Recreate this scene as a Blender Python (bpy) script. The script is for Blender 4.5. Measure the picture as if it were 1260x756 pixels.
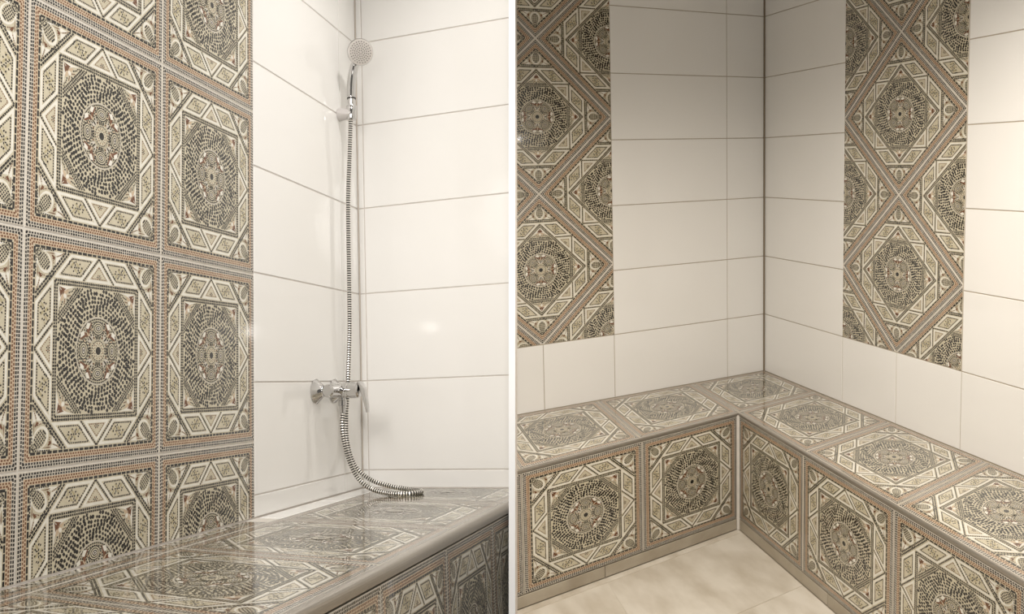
import bpy, math, random
from mathutils import Vector, Matrix

random.seed(7)
scene = bpy.context.scene
for o in list(bpy.data.objects):
    bpy.data.objects.remove(o)
COL = scene.collection

# ------------------------------------------------------------------ scale and the two alcoves' poses
U = 0.25                       # metres per tile row
FPX, PX, PY = 1188.76, 630.0, 329.1
FLOOR_Z = -2.73
# camera axes (x right, y down, z forward) expressed for each alcove's own axes
ML = Matrix(((0.939045209, 0.341888329, -0.036145053), (-0.075506301, 0.102527587, -0.991860319), (-0.335399602, 0.93413086, 0.122092762)))
TL = Vector((-1.691639673, 2.294901472, 10.924929541))
MR = Matrix(((0.241997012, 0.969913242, -0.026565944), (0.097566617, -0.051565967, -0.993892201), (-0.965359105, 0.237926993, -0.107109964)))
TR = Vector((4.331364933, 0.80064454, 16.586831193))
DL = (Vector((0.101513306, -0.994834182, 0)), Vector((1, 0, 0)))   # along wall_left, along wall_back_left
DR = (Vector((0.285383524, -0.958413399, 0)), Vector((1, 0, 0)))   # along wall_back_right, along wall_right

def cam2world(c):
    p = MR.transposed() @ (Vector(c) - TR)
    return Vector((p.x, p.y, p.z - FLOOR_Z)) * U
def right2world(p):
    p = Vector(p)
    return Vector((p.x, p.y, p.z - FLOOR_Z)) * U
def left2world(p):
    return cam2world(ML @ Vector(p) + TL)
ROT_R = Matrix.Identity(3)
ROT_L = MR.transposed() @ ML

# ------------------------------------------------------------------ camera
cd = bpy.data.cameras.new('camera')
cam = bpy.data.objects.new('camera', cd)
COL.objects.link(cam)
cd.sensor_width = 36.0
cd.lens = FPX / 1260.0 * 36.0
cd.shift_y = -(378.0 - PY) / 1260.0
cd.clip_start = 0.01
mt = MR.transposed()
cx, cy, cz = mt @ Vector((1, 0, 0)), mt @ Vector((0, -1, 0)), mt @ Vector((0, 0, -1))
mw = Matrix((cx, cy, cz)).transposed().to_4x4()
mw.translation = cam2world((0, 0, 0))
cam.matrix_world = mw
scene.camera = cam

# ------------------------------------------------------------------ world, lamps, exposure
w = bpy.data.worlds.new('world')
scene.world = w
w.use_nodes = True
w.node_tree.nodes['Background'].inputs[0].default_value = (1.0, 0.95, 0.88, 1)
w.node_tree.nodes['Background'].inputs[1].default_value = 0.14
scene.view_settings.view_transform = 'Standard'
scene.view_settings.look = 'None'
scene.view_settings.gamma = 1.0
scene.view_settings.use_curve_mapping = False
scene.view_settings.exposure = 0.0

def lamp(name, pos, power, radius, color, target=None, angle=None, blend=0.6):
    ld = bpy.data.lights.new(name, 'SPOT' if angle else 'POINT')
    ld.energy = power
    ld.shadow_soft_size = radius
    ld.color = color
    if angle:
        ld.spot_size = math.radians(angle)
        ld.spot_blend = blend
    o = bpy.data.objects.new(name, ld)
    COL.objects.link(o)
    o.location = pos
    if target is not None:
        o.rotation_euler = (Vector(target) - Vector(pos)).to_track_quat('-Z', 'Y').to_euler()
    return o

WARM = (1.0, 0.925, 0.83)
NEUT = (1.0, 0.965, 0.93)
def LP(a, b, z): return left2world(DL[0] * a + DL[1] * b + Vector((0, 0, z)))
def RP(a, b, z): return right2world(DR[0] * a + DR[1] * b + Vector((0, 0, z)))
lamp('downlight_shower', LP(1.8, 2.15, 7.2), 29, 0.05, NEUT, LP(1.3, 0.6, -0.2), 115, 1.0)
lamp('added_left_fill', LP(5.4, 2.3, 7.0), 31, 0.08, NEUT, LP(4.0, 1.0, -0.5), 115, 1.0)  # unseen fill added to brighten the left alcove from the viewer's side
lamp('added_front_fill', LP(8.0, 1.5, 4.2), 56, 0.25, NEUT, LP(1.2, 0.9, 0.8), 70, 1.0)  # added fill near the camera, lifts the left walls and bench top
lamp('downlight_bench', RP(2.87, 6.78, 5.3), 66, 0.03, WARM, RP(1.9, 5.8, -1.0), 140, 1.0)
lamp('added_bench_fill', RP(6.2, 5.6, 5.3), 88, 0.04, WARM, RP(2.6, 3.0, -2.4), 100, 1.0)  # added fill so the right bench fronts and lower walls catch light
lamp('added_edge_fill', cam2world((0.0, -1.0, 2.4)), 34, 0.02, NEUT)  # added just above the view to whiten the partition's end, no real fixture

# ------------------------------------------------------------------ materials
def mat(name, color, rough=0.3, metal=0.0, coat=0.0, spec=0.5, build=None):
    m = bpy.data.materials.new(name)
    m.use_nodes = True
    b = m.node_tree.nodes['Principled BSDF']
    b.inputs['Base Color'].default_value = (*color, 1)
    b.inputs['Roughness'].default_value = rough
    b.inputs['Metallic'].default_value = metal
    b.inputs['Coat Weight'].default_value = coat
    b.inputs['Coat Roughness'].default_value = 0.035
    b.inputs['Coat IOR'].default_value = 1.5
    b.inputs['Specular IOR Level'].default_value = spec
    if build:
        build(m.node_tree, b)
    return m

def noisy(scale, amount, dark=(0.8, 0.8, 0.8), detail=6.0, stretch=(1, 1, 1), obj_random=0.0):
    """multiply the base colour by a noise between 'dark' and white, plus a small per-object shift"""
    def f(nt, b):
        col = b.inputs['Base Color'].default_value[:]
        tc = nt.nodes.new('ShaderNodeTexCoord')
        mp = nt.nodes.new('ShaderNodeMapping')
        mp.inputs['Scale'].default_value = stretch
        oi = nt.nodes.new('ShaderNodeObjectInfo')
        nt.links.new(tc.outputs['Object'], mp.inputs['Vector'])
        mv = nt.nodes.new('ShaderNodeVectorMath'); mv.operation = 'SCALE'
        mv.inputs[3].default_value = 1.0
        va = nt.nodes.new('ShaderNodeVectorMath'); va.operation = 'ADD'
        nt.links.new(mp.outputs['Vector'], va.inputs[0])
        nt.links.new(oi.outputs['Random'], mv.inputs[0])
        sc = nt.nodes.new('ShaderNodeMath'); sc.operation = 'MULTIPLY'; sc.inputs[1].default_value = 37.0
        nt.links.new(oi.outputs['Random'], sc.inputs[0])
        nt.links.new(sc.outputs[0], mv.inputs[3])
        nt.links.new(mv.outputs[0], va.inputs[1])
        n = nt.nodes.new('ShaderNodeTexNoise')
        n.inputs['Scale'].default_value = scale
        n.inputs['Detail'].default_value = detail
        nt.links.new(va.outputs[0], n.inputs['Vector'])
        r = nt.nodes.new('ShaderNodeValToRGB')
        r.color_ramp.elements[0].position = 0.35
        r.color_ramp.elements[1].position = 0.65
        r.color_ramp.elements[0].color = (*dark, 1)
        r.color_ramp.elements[1].color = (1, 1, 1, 1)
        nt.links.new(n.outputs['Fac'], r.inputs['Fac'])
        mx = nt.nodes.new('ShaderNodeMix'); mx.data_type = 'RGBA'; mx.blend_type = 'MULTIPLY'
        mx.inputs[0].default_value = amount
        mx.inputs[6].default_value = col
        nt.links.new(r.outputs['Color'], mx.inputs[7])
        nt.links.new(mx.outputs[2], b.inputs['Base Color'])
    return f

M_WHITE = mat('white_glazed_tile', (0.80, 0.785, 0.755), 0.045, spec=0.5, build=noisy(2.0, 0.5, (0.96, 0.955, 0.945), 2))
M_PAINT = mat('white_paint', (0.92, 0.92, 0.91), 0.5)
M_GROUT_L = mat('light_grey_grout', (0.62, 0.57, 0.525), 0.85, build=noisy(40, 0.5))
M_GROUT_R = mat('beige_grout', (0.42, 0.365, 0.285), 0.85, build=noisy(40, 0.5))
M_BGROUT = mat('pale_bench_grout', (0.62, 0.58, 0.52), 0.85, build=noisy(40, 0.4))
M_SIL_L = mat('beige_sealant', (0.54, 0.48, 0.41), 0.6, build=noisy(40, 0.3))
M_SIL_R = mat('brown_sealant', (0.22, 0.175, 0.12), 0.6, build=noisy(40, 0.3))
M_TRIM = mat('brushed_steel_trim', (0.44, 0.405, 0.36), 0.30, metal=0.85, build=noisy(30, 0.3, (0.85, 0.85, 0.85), 3, (1, 12, 12)))
M_CHROME = mat('chrome', (0.62, 0.61, 0.60), 0.07, metal=1.0, build=noisy(8, 0.15, (0.92, 0.92, 0.92)))
M_SATIN = mat('satin_plastic', (0.62, 0.59, 0.57), 0.35, metal=0.3, build=noisy(8, 0.2, (0.9, 0.9, 0.9)))
M_STEEL = mat('hose_steel', (0.80, 0.77, 0.72), 0.30, metal=1.0, build=noisy(20, 0.2, (0.85, 0.85, 0.85)))
M_DARK = mat('dark_rubber', (0.03, 0.026, 0.022), 0.5, build=noisy(20, 0.3))
M_FACE = mat('grey_spray_face', (0.62, 0.58, 0.54), 0.30, metal=0.25, build=noisy(12, 0.2, (0.9, 0.9, 0.9)))
M_FLOOR = mat('beige_stone_floor', (0.60, 0.555, 0.48), 0.32, build=noisy(5.0, 0.85, (0.70, 0.66, 0.60), 9, (1, 2.2, 1)))
M_PLINTH = mat('grey_beige_stone', (0.44, 0.39, 0.31), 0.35, build=noisy(6.0, 0.8, (0.66, 0.62, 0.56), 8))
M_CEIL = mat('ceiling_paint', (0.75, 0.73, 0.70), 0.8, build=noisy(10, 0.2))

def print_mat(n, c, r=0.14):
    return mat('print_' + n, c, r, coat=0.55, spec=0.4, build=noisy(60, 0.5, (0.86, 0.85, 0.82), 2))
MOS = [print_mat('beige', (0.53, 0.475, 0.35)), print_mat('black', (0.012, 0.011, 0.010)),
       print_mat('ivory', (0.72, 0.69, 0.61)), print_mat('tan', (0.53, 0.405, 0.28)),
       print_mat('brown', (0.15, 0.065, 0.032)), print_mat('cream', (0.55, 0.505, 0.43)),
       print_mat('olive', (0.40, 0.345, 0.21)), print_mat('body', (0.55, 0.50, 0.42), 0.5)]
BEIGE, BLACK, IVORY, TAN, BROWN, CREAM, OLIVE, BODY = range(8)

# ------------------------------------------------------------------ object helpers
def obj(name, verts, faces, mats, parent=None, mi=None, smooth=False):
    me = bpy.data.meshes.new(name)
    me.from_pydata([tuple(v) for v in verts], [], faces)
    for m in (mats if isinstance(mats, (list, tuple)) else [mats]):
        me.materials.append(m)
    if mi:
        me.polygons.foreach_set('material_index', mi)
    if smooth:
        me.polygons.foreach_set('use_smooth', [True] * len(me.polygons))
    me.update()
    o = bpy.data.objects.new(name, me)
    COL.objects.link(o)
    if parent is not None:
        o.parent = parent
    return o
def inst(name, me, parent, mlocal):
    o = bpy.data.objects.new(name, me)
    COL.objects.link(o)
    o.parent = parent
    o.matrix_local = mlocal
    return o
def empty(name, m):
    o = bpy.data.objects.new(name, None)
    COL.objects.link(o)
    o.empty_display_size = 0.1
    o.matrix_world = m
    return o
def tag(o, label, cat, group=None):
    o['label'] = label
    o['category'] = cat
    if group: o['group'] = group
    return o

class Frame:
    """a plane: origin, x and y axes and the outward normal, all in metres"""
    def __init__(s, o, ex, ey, n):
        s.o, s.ex, s.ey, s.n = Vector(o), Vector(ex).normalized(), Vector(ey).normalized(), Vector(n).normalized()
        m = Matrix((s.ex, s.ey, s.n)).transposed().to_4x4()
        m.translation = s.o
        s.m = m
    def to2(s, p):
        d = Vector(p) - s.o
        return (d.dot(s.ex), d.dot(s.ey))
    def half(s, n, c):
        """2-D half plane of the world half space n.p <= c"""
        return (n.dot(s.ex), n.dot(s.ey), c - n.dot(s.o))

# the dividing partition runs along the camera's middle; each alcove stops at its own face of it
PT = 4.0 / FPX * 7.0           # half thickness in rows
E_X = mt @ Vector((1, 0, 0))
def side_plane(sgn):
    """half space kept for the left (-1) or right (+1) alcove"""
    n = E_X * (-sgn)
    p = cam2world((sgn * PT, 0, 0))
    return (n, n.dot(p))
KEEP_L, KEEP_R = side_plane(-1), side_plane(1)

def clip_half(poly, h):
    a, b, c = h
    out = []
    n = len(poly)
    for i in range(n):
        p, q = poly[i], poly[(i + 1) % n]
        dp, dq = a * p[0] + b * p[1] - c, a * q[0] + b * q[1] - c
        if dp <= 0: out.append(p)
        if (dp < 0 < dq) or (dq < 0 < dp):
            t = dp / (dp - dq)
            out.append((p[0] + t * (q[0] - p[0]), p[1] + t * (q[1] - p[1])))
    return out
def clip(poly, halves):
    for h in halves:
        if len(poly) < 3: return []
        poly = clip_half(poly, h)
    return poly if len(poly) >= 3 and abs(area(poly)) > 1e-9 else []
def area(p):
    return 0.5 * sum(p[i][0] * p[(i + 1) % len(p)][1] - p[(i + 1) % len(p)][0] * p[i][1] for i in range(len(p)))
def ccw(p):
    return list(p) if area(p) > 0 else list(p)[::-1]
def clean(p, eps=1e-4):
    out = []
    for q in p:
        if not out or math.hypot(q[0] - out[-1][0], q[1] - out[-1][1]) > eps: out.append(q)
    if len(out) > 1 and math.hypot(out[0][0] - out[-1][0], out[0][1] - out[-1][1]) < eps: out.pop()
    return out
def inset(poly, d):
    """inset a convex ccw polygon"""
    hs = []
    for i in range(len(poly)):
        p, q = poly[i], poly[(i + 1) % len(poly)]
        ex, ey = q[0] - p[0], q[1] - p[1]
        l = math.hypot(ex, ey)
        nx, ny = ey / l, -ex / l
        hs.append((nx, ny, nx * p[0] + ny * p[1] - d))
    r = []
    n = len(hs)
    for i in range(n):
        a1, b1, c1 = hs[i - 1]
        a2, b2, c2 = hs[i]
        det = a1 * b2 - a2 * b1
        if abs(det) < 1e-9: return poly
        r.append(((c1 * b2 - c2 * b1) / det, (a1 * c2 - a2 * c1) / det))
    return r

TH = 0.009                     # tile thickness
def slab_geo(poly, top=0.0, th=TH, bev=0.0009, gap=0.0):
    """bevelled plate of a convex polygon, its face at z=top"""
    poly = clean(ccw(poly))
    if gap: poly = inset(poly, gap)
    inn = inset(poly, bev)
    n = len(poly)
    v = [(x, y, top) for x, y in inn] + [(x, y, top - bev) for x, y in poly] + [(x, y, top - th) for x, y in poly]
    f = [list(range(n))]
    for k in (0, n):
        for i in range(n):
            j = (i + 1) % n
            f.append([k + i, k + n + i, k + n + j, k + j])
    f.append(list(range(2 * n, 3 * n))[::-1])
    return v, f

SHARE = {}
def plate(name, poly, material, parent, gap=0.0016, th=TH, bev=0.0009, top=0.0, base=Matrix()):
    """one tile on a parent whose local xy is the plane; alike plates share their mesh"""
    if not poly: return None
    gx = sum(p[0] for p in poly) / len(poly)
    gy = sum(p[1] for p in poly) / len(poly)
    loc = [(p[0] - gx, p[1] - gy) for p in poly]
    key = (material.name, tuple((round(x, 4), round(y, 4)) for x, y in loc), gap, th, bev, top)
    if key not in SHARE:
        v, f = slab_geo(loc, top, th, bev, gap)
        me = bpy.data.meshes.new(name)
        me.from_pydata(v, [], f)
        me.materials.append(material)
        SHARE[key] = me
    return inst(name, SHARE[key], parent, base @ Matrix.Translation((gx, gy, 0)))

# ------------------------------------------------------------------ the printed mosaic design on a unit tile (-1..1)
def design():
    P = []
    rnd = random.Random(3)
    def add(m, l, pts): P.append((m, l, pts))
    def rect(m, l, x, y, hx, hy, ang=0.0):
        c, s = math.cos(ang), math.sin(ang)
        add(m, l, [(x + c * a * hx - s * b * hy, y + s * a * hx + c * b * hy) for a, b in ((-1, -1), (1, -1), (1, 1), (-1, 1))])
    def ell(m, l, x, y, rx, ry, ang=0.0, n=12):
        c, s = math.cos(ang), math.sin(ang)
        add(m, l, [(x + c * rx * math.cos(t) - s * ry * math.sin(t), y + s * rx * math.cos(t) + c * ry * math.sin(t))
                   for t in [2 * math.pi * k / n for k in range(n)]])
    def ring(m, l, r0, r1, n=40, x=0, y=0):
        for k in range(n):
            a, b = 2 * math.pi * k / n, 2 * math.pi * (k + 1) / n
            add(m, l, [(x + r0 * math.cos(a), y + r0 * math.sin(a)), (x + r1 * math.cos(a), y + r1 * math.sin(a)),
                       (x + r1 * math.cos(b), y + r1 * math.sin(b)), (x + r0 * math.cos(b), y + r0 * math.sin(b))])
    def dots(m, l, p, q, pitch, hl, hw):
        L = math.hypot(q[0] - p[0], q[1] - p[1])
        if L < 0.01: return
        n = max(1, int(round(L / pitch)))
        a = math.atan2(q[1] - p[1], q[0] - p[0])
        for k in range(n):
            t = (k + 0.5) / n
            rect(m, l, p[0] + t * (q[0] - p[0]), p[1] + t * (q[1] - p[1]), hl * rnd.uniform(0.85, 1.1), hw * rnd.uniform(0.85, 1.1), a)
    def R4(start):
        base = P[start:]
        for k in (1, 2, 3):
            c, s = [(0, 1), (-1, 0), (0, -1)][k - 1]
            for m, l, pts in base:
                P.append((m, l, [(c * x - s * y, s * x + c * y) for x, y in pts]))
    add(BEIGE, 0, [(-1, -1), (1, -1), (1, 1), (-1, 1)])
    # --- border bands and their rows of chips
    s0 = len(P)
    def band(m, a, b): add(m, 1, [(-a, a), (a, a), (b, b), (-b, b)])
    band(CREAM, 0.934, 1.0); band(TAN, 0.882, 0.934)
    for pos in (0.972, 0.947):
        dots(BLACK, 2, (-pos - 0.01, pos), (pos + 0.01, pos), 0.0335, 0.0118, 0.0094)
    for pos in (0.921, 0.897):
        dots(BROWN, 2, (-pos, pos), (pos, pos), 0.0335, 0.0108, 0.0082)
    dots(BLACK, 2, (-0.868, 0.868), (0.868, 0.868), 0.070, 0.0290, 0.0115)
    # --- strapwork cells between octagon and inner square
    O, I = 0.846, 0.622
    S = 2 * I
    def cell(pts, w, tri=False):
        pts = ccw(pts)
        add(IVORY, 1, pts)
        inn = inset(pts, w)
        add(BEIGE, 2, inn)
        if not tri:
            for e, hl in ((0.013, 0.0090), ):
                d = inset(pts, w + e)
                for i in range(len(d)): dots(BLACK, 3, d[i], d[(i + 1) % len(d)], 0.0245, hl, 0.0072)
        else:
            d = inset(pts, w + 0.010)
            for i in range(len(d)): dots(BROWN, 3, d[i], d[(i + 1) % len(d)], 0.021, 0.0065, 0.0052)
        return sum(p[0] for p in pts) / len(pts), sum(p[1] for p in pts) / len(pts)
    g = 0.013
    for sx in (-1, 1):
        gx, gy = cell([(sx * (S - O - 0.004), O), (sx * g * 1.7, O), (sx * (O - I + g * 1.4), I), (sx * (I - 0.004), I)], 0.025)
        # leaves of the ornament follow the slanted cell
        def Q(a, b): return (gx + a * 1.0 + sx * -b * 0.0 + (-sx) * b * 0.9 * -1.0, gy + b)
        for k in range(4):
            a = k * math.pi / 2 + math.pi / 4
            x, y = Q(0.050 * math.cos(a), 0.034 * math.sin(a))
            ell(OLIVE, 3, x, y, 0.030, 0.0125, a if sx > 0 else math.pi - a, 8)
            x, y = Q(0.072 * math.cos(a + 0.8), 0.040 * math.sin(a + 0.8))
            rect(BLACK, 4, x, y, 0.010, 0.0075, a)
            x, y = Q(0.028 * math.cos(a + 0.8), 0.022 * math.sin(a + 0.8))
            rect(BLACK, 4, x, y, 0.010, 0.0065, a + 0.8)
        for k in range(12):
            a = 2 * math.pi * k / 12 + 0.13
            x, y = Q(0.092 * math.cos(a), 0.056 * math.sin(a))
            rect(BLACK if k % 3 else OLIVE, 4, x, y, 0.0085, 0.0068, a)
        rect(BLACK, 4, gx, gy, 0.008, 0.008, 0.7)
        dots(BLACK, 2, (0, O), (sx * (O - I), I), 0.026, 0.0105, 0.0092)
    gx, gy = cell([(0, O - 0.028), (O - I - 0.030, I), (-(O - I - 0.030), I)], 0.025, True)
    for k in range(6): rect(BLACK if k % 2 else BROWN, 3, gx + 0.024 * math.cos(k * 1.05), gy - 0.012 + 0.018 * math.sin(k * 1.05), 0.0075, 0.006, k)
    rect(BLACK, 4, gx, gy - 0.012, 0.006, 0.006)
    R4(s0)
    # --- triangular corners outside the octagon
    s0 = len(P)
    for off in (0.022, 0.051):
        q = S + off * 1.41
        e = 0.852
        dots(BLACK, 2, (e, q - e), (q - e, e), 0.034, 0.0140, 0.0100)
    c45 = math.pi / 4
    ell(IVORY, 2, 0.740, 0.740, 0.104, 0.086, c45, 14)
    ell(BEIGE, 3, 0.750, 0.750, 0.090, 0.072, c45, 14)
    for i in range(-3, 4):
        for j in range(-2, 3):
            if (i / 3.3) ** 2 + (j / 2.7) ** 2 < 1.0:
                xx, yy = i * 0.0245, j * 0.0245 * (1 - 0.035 * i * i)
                rect(BLACK, 4, 0.750 + (xx - yy) * 0.7071, 0.750 + (xx + yy) * 0.7071, 0.0084, 0.0080, c45)
    for sw in (0, 1):
        def T(p): return (p[1], p[0]) if sw else p
        add(IVORY, 2, [T(p) for p in ((0.838, 0.50), (0.845, 0.63), (0.805, 0.60))])
        add(IVORY, 2, [T(p) for p in ((0.812, 0.525), (0.795, 0.60), (0.730, 0.600))])
        add(IVORY, 2, [T(p) for p in ((0.846, 0.66), (0.846, 0.80), (0.832, 0.73))])
        add(BROWN, 3, [T(p) for p in ((0.820, 0.640), (0.832, 0.60), (0.826, 0.72))])
        add(BROWN, 3, [T(p) for p in ((0.795, 0.605), (0.815, 0.640), (0.808, 0.655), (0.765, 0.618))])
        dots(BLACK, 3, T((0.852, 0.62)), T((0.846, 0.84)), 0.026, 0.009, 0.006)
        dots(BROWN, 3, T((0.842, 0.49)), T((0.800, 0.585)), 0.020, 0.007, 0.005)
        dots(BLACK, 3, T((0.822, 0.76)), T((0.835, 0.845)), 0.022, 0.008, 0.006)
        dots(BROWN, 3, T((0.735, 0.625)), T((0.790, 0.640)), 0.018, 0.006, 0.005)
        dots(BLACK, 3, T((0.655, 0.628)), T((0.725, 0.618)), 0.022, 0.008, 0.007)
    # --- inner square: dotted rows, corner ornaments, diamond rows
    for pos, hw in ((0.602, 0.0105), (0.575, 0.0092)):
        dots(BLACK, 2, (-pos, pos), (pos, pos), 0.028, 0.0110, hw)
    dm = 0.556
    for q in (0.850, 0.816, 0.782):
        dots(BLACK, 2, (dm, q - dm), (q - dm, dm), 0.027, 0.0105, 0.0088)
    for sw in (0, 1):
        def T(p): return (p[1], p[0]) if sw else p
        add(IVORY, 2, [T(p) for p in ((0.558, 0.552), (0.558, 0.325), (0.538, 0.420), (0.505, 0.505))])
        add(TAN, 3, [T(p) for p in ((0.505, 0.500), (0.532, 0.430), (0.516, 0.420), (0.468, 0.475))])
        add(BROWN, 4, [T(p) for p in ((0.550, 0.545), (0.532, 0.455), (0.508, 0.500))])
        dots(BLACK, 4, T((0.524, 0.36)), T((0.500, 0.425)), 0.022, 0.008, 0.0065)
        dots(BROWN, 4, T((0.480, 0.395)), T((0.470, 0.445)), 0.019, 0.007, 0.0055)
        dots(BLACK, 4, T((0.545, 0.325)), T((0.535, 0.37)), 0.022, 0.008, 0.005)
    ell(IVORY, 4, 0.470, 0.470, 0.024, 0.020, c45, 8)
    ell(BROWN, 3, 0.505, 0.505, 0.034, 0.022, -c45, 8)
    rect(BLACK, 4, 0.437, 0.437, 0.010, 0.008, c45)
    # --- rosette quadrant pieces: axial ovals and diagonal flames
    ax = 0.205
    for rx, ry, m, l in ((0.084, 0.066, BLACK, 3), (0.073, 0.056, BEIGE, 4), (0.060, 0.045, BLACK, 5), (0.050, 0.036, BEIGE, 6), (0.036, 0.025, BLACK, 7), (0.026, 0.016, CREAM, 8), (0.012, 0.008, BLACK, 9)):
        ell(m, l, ax, 0, ry, rx, 0, 12)
    for k in (-1, 1):
        rect(BLACK, 4, 0.118, k * 0.024, 0.014, 0.008, 0); rect(BLACK, 4, 0.118, 0.0, 0.014, 0.007, 0)
    def D(r, t): return (r * math.cos(c45 + t), r * math.sin(c45 + t))
    for sg in (-1, 1):
        add(CREAM, 5, [D(0.110, 0.06 * sg), D(0.150, 0.27 * sg), D(0.195, 0.24 * sg), D(0.165, 0.07 * sg)])
        add(BROWN, 4, [D(0.190, 0.05 * sg), D(0.212, 0.16 * sg), D(0.262, 0.42 * sg), D(0.285, 0.36 * sg), D(0.262, 0.10 * sg), D(0.235, 0.03 * sg)])
        add(IVORY, 5, [D(0.240, 0.16 * sg), D(0.272, 0.37 * sg), D(0.296, 0.22 * sg), D(0.268, 0.06 * sg)])
        add(BLACK, 4, [D(0.198, 0.30 * sg), D(0.210, 0.42 * sg), D(0.236, 0.40 * sg), D(0.222, 0.29 * sg)])
        ell(TAN, 5, *D(0.212, 0.36 * sg), 0.014, 0.010, 0, 8)
        rect(BLACK, 6, *D(0.172, 0.16 * sg), 0.009, 0.007, 0.3)
        rect(BROWN, 4, *D(0.130, 0.33 * sg), 0.010, 0.007, 0.3)
    ell(TAN, 5, *D(0.205, 0), 0.026, 0.009, c45, 8)
    ell(BLACK, 4, *D(0.150, 0), 0.022, 0.007, c45, 8)
    R4(s0)
    # --- round field of black chips
    r, k = 0.340, 0
    while r < 0.60:
        n = int(2 * math.pi * r / 0.0455)
        n += n % 2
        for i in range(n):
            a = 2 * math.pi * (i + 0.5 * (k % 2)) / n + rnd.uniform(-0.016, 0.016)
            rj = r + rnd.uniform(-0.0035, 0.0035) + 0.006 * math.cos(8 * a + k * 0.9)
            x, y = rj * math.cos(a), rj * math.sin(a)
            if max(abs(x), abs(y)) > 0.550 or abs(x) + abs(y) > 0.762: continue
            f = 0.93 + 0.22 * math.sin(8 * a + 1.3 * k) + rnd.uniform(-0.10, 0.12)
            hr, ht = 0.0205 * min(1.10, max(0.78, f)), 0.0208 * rnd.uniform(0.86, 1.0)
            tw = rnd.uniform(-0.3, 0.3)
            ex, ey = (math.cos(a + tw), math.sin(a + tw)), (-math.sin(a + tw), math.cos(a + tw))
            m6 = rnd.choice((4, 6, 6))
            o6 = rnd.uniform(-0.12, 0.12)
            add(BLACK, 2, [(x + ex[0] * hr * math.cos(u) + ey[0] * ht * math.sin(u), y + ex[1] * hr * math.cos(u) + ey[1] * ht * math.sin(u))
                           for u in [2 * math.pi * (t + o6) / m6 for t in range(m6)]])
        r += 0.0365
        k += 1
    ring(CREAM, 2, 0.3005, 0.3100, 44)
    n = 64
    for i in range(n):
        a = 2 * math.pi * i / n
        rect(BLACK, 3, 0.289 * math.cos(a), 0.289 * math.sin(a), 0.006, 0.0108, a)
        if i % 2: rect(BLACK, 3, 0.319 * math.cos(a), 0.319 * math.sin(a), 0.005, 0.0145, a)
    for rr, nn in ((0.266, 54), (0.244, 50), (0.222, 46), (0.200, 42), (0.178, 36), (0.156, 30), (0.134, 26)):
        for i in range(nn):
            a = 2 * math.pi * (i + 0.5) / nn
            rect(BLACK, 2, rr * math.cos(a), rr * math.sin(a), 0.0078, 0.0088, a)
    ell(BEIGE, 10, 0, 0, 0.104, 0.104, 0, 20)
    for i in range(24):
        a = 2 * math.pi * i / 24
        rect(BLACK, 11, 0.092 * math.cos(a), 0.092 * math.sin(a), 0.0065, 0.0075, a)
        if i % 2: rect(BROWN, 11, 0.070 * math.cos(a), 0.070 * math.sin(a), 0.0065, 0.0055, a)
        else: rect(BLACK, 11, 0.053 * math.cos(a), 0.053 * math.sin(a), 0.005, 0.0045, a)
    ell(BLACK, 12, 0, 0, 0.037, 0.037, 0, 12)
    return P
DESIGN = design()
LZ = 0.00009

def mosaic(name, fmap, parent, halves=(), gap=0.0012, key=None, th=TH, base=Matrix()):
    """one mosaic tile; fmap takes the unit tile to the plane, halves cut it"""
    if key is not None and key in SHARE:
        me, gx, gy, k2 = SHARE[key]
        gx2, gy2 = fmap(0, 0)
        return inst(name, me, parent, base @ Matrix.Translation((gx2 - gx, gy2 - gy, 0)))
    sh = 0.9925
    outline = clip([fmap(a, b) for a, b in ((-1, -1), (1, -1), (1, 1), (-1, 1))], halves)
    if not outline: return None
    outline = clean(ccw(outline))
    plateo = inset(outline, gap)
    hs = []
    for i in range(len(plateo)):
        p, q = plateo[i], plateo[(i + 1) % len(plateo)]
        ex, ey = q[0] - p[0], q[1] - p[1]
        l = math.hypot(ex, ey)
        hs.append((ey / l, -ex / l, (ey * p[0] - ex * p[1]) / l - 0.0006))
    gx = sum(p[0] for p in plateo) / len(plateo); gy = sum(p[1] for p in plateo) / len(plateo)
    v, f = slab_geo([(x - gx, y - gy) for x, y in plateo], -LZ * 1, th, 0.0006)
    mi = [BEIGE] + [BODY] * (len(f) - 1)
    for m, l, pts in DESIGN[1:]:
        q = [fmap(x, y) for x, y in pts]
        q = clip(q, hs)
        if not q: continue
        q = ccw(q)
        b = len(v)
        v += [(x - gx, y - gy, LZ * l) for x, y in q]
        f.append(list(range(b, b + len(q))))
        mi.append(m)
    me = bpy.data.meshes.new(name)
    me.from_pydata(v, [], f)
    for m in MOS: me.materials.append(m)
    me.polygons.foreach_set('material_index', mi)
    me.update()
    if key is not None:
        c = fmap(0, 0)
        SHARE[key] = (me, c[0] - gx, c[1] - gy, 0)
    return inst(name, me, parent, base @ Matrix.Translation((gx, gy, 0)))

def rectmap(x0, y0, x1, y1):
    return lambda s, t: ((x0 + x1) / 2 + s * (x1 - x0) / 2, (y0 + y1) / 2 + t * (y1 - y0) / 2)
def diamap(x, y, W, H):
    return lambda s, t: (x + (s - t) / 2 * W, y + (s + t) / 2 * H)
def quadmap(q):
    """q: corners for (-1,-1),(1,-1),(1,1),(-1,1)"""
    def f(s, t):
        a, b = (s + 1) / 2, (t + 1) / 2
        return tuple(q[0][k] * (1 - a) * (1 - b) + q[1][k] * a * (1 - b) + q[2][k] * a * b + q[3][k] * (1 - a) * b for k in (0, 1))
    return f

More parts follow.
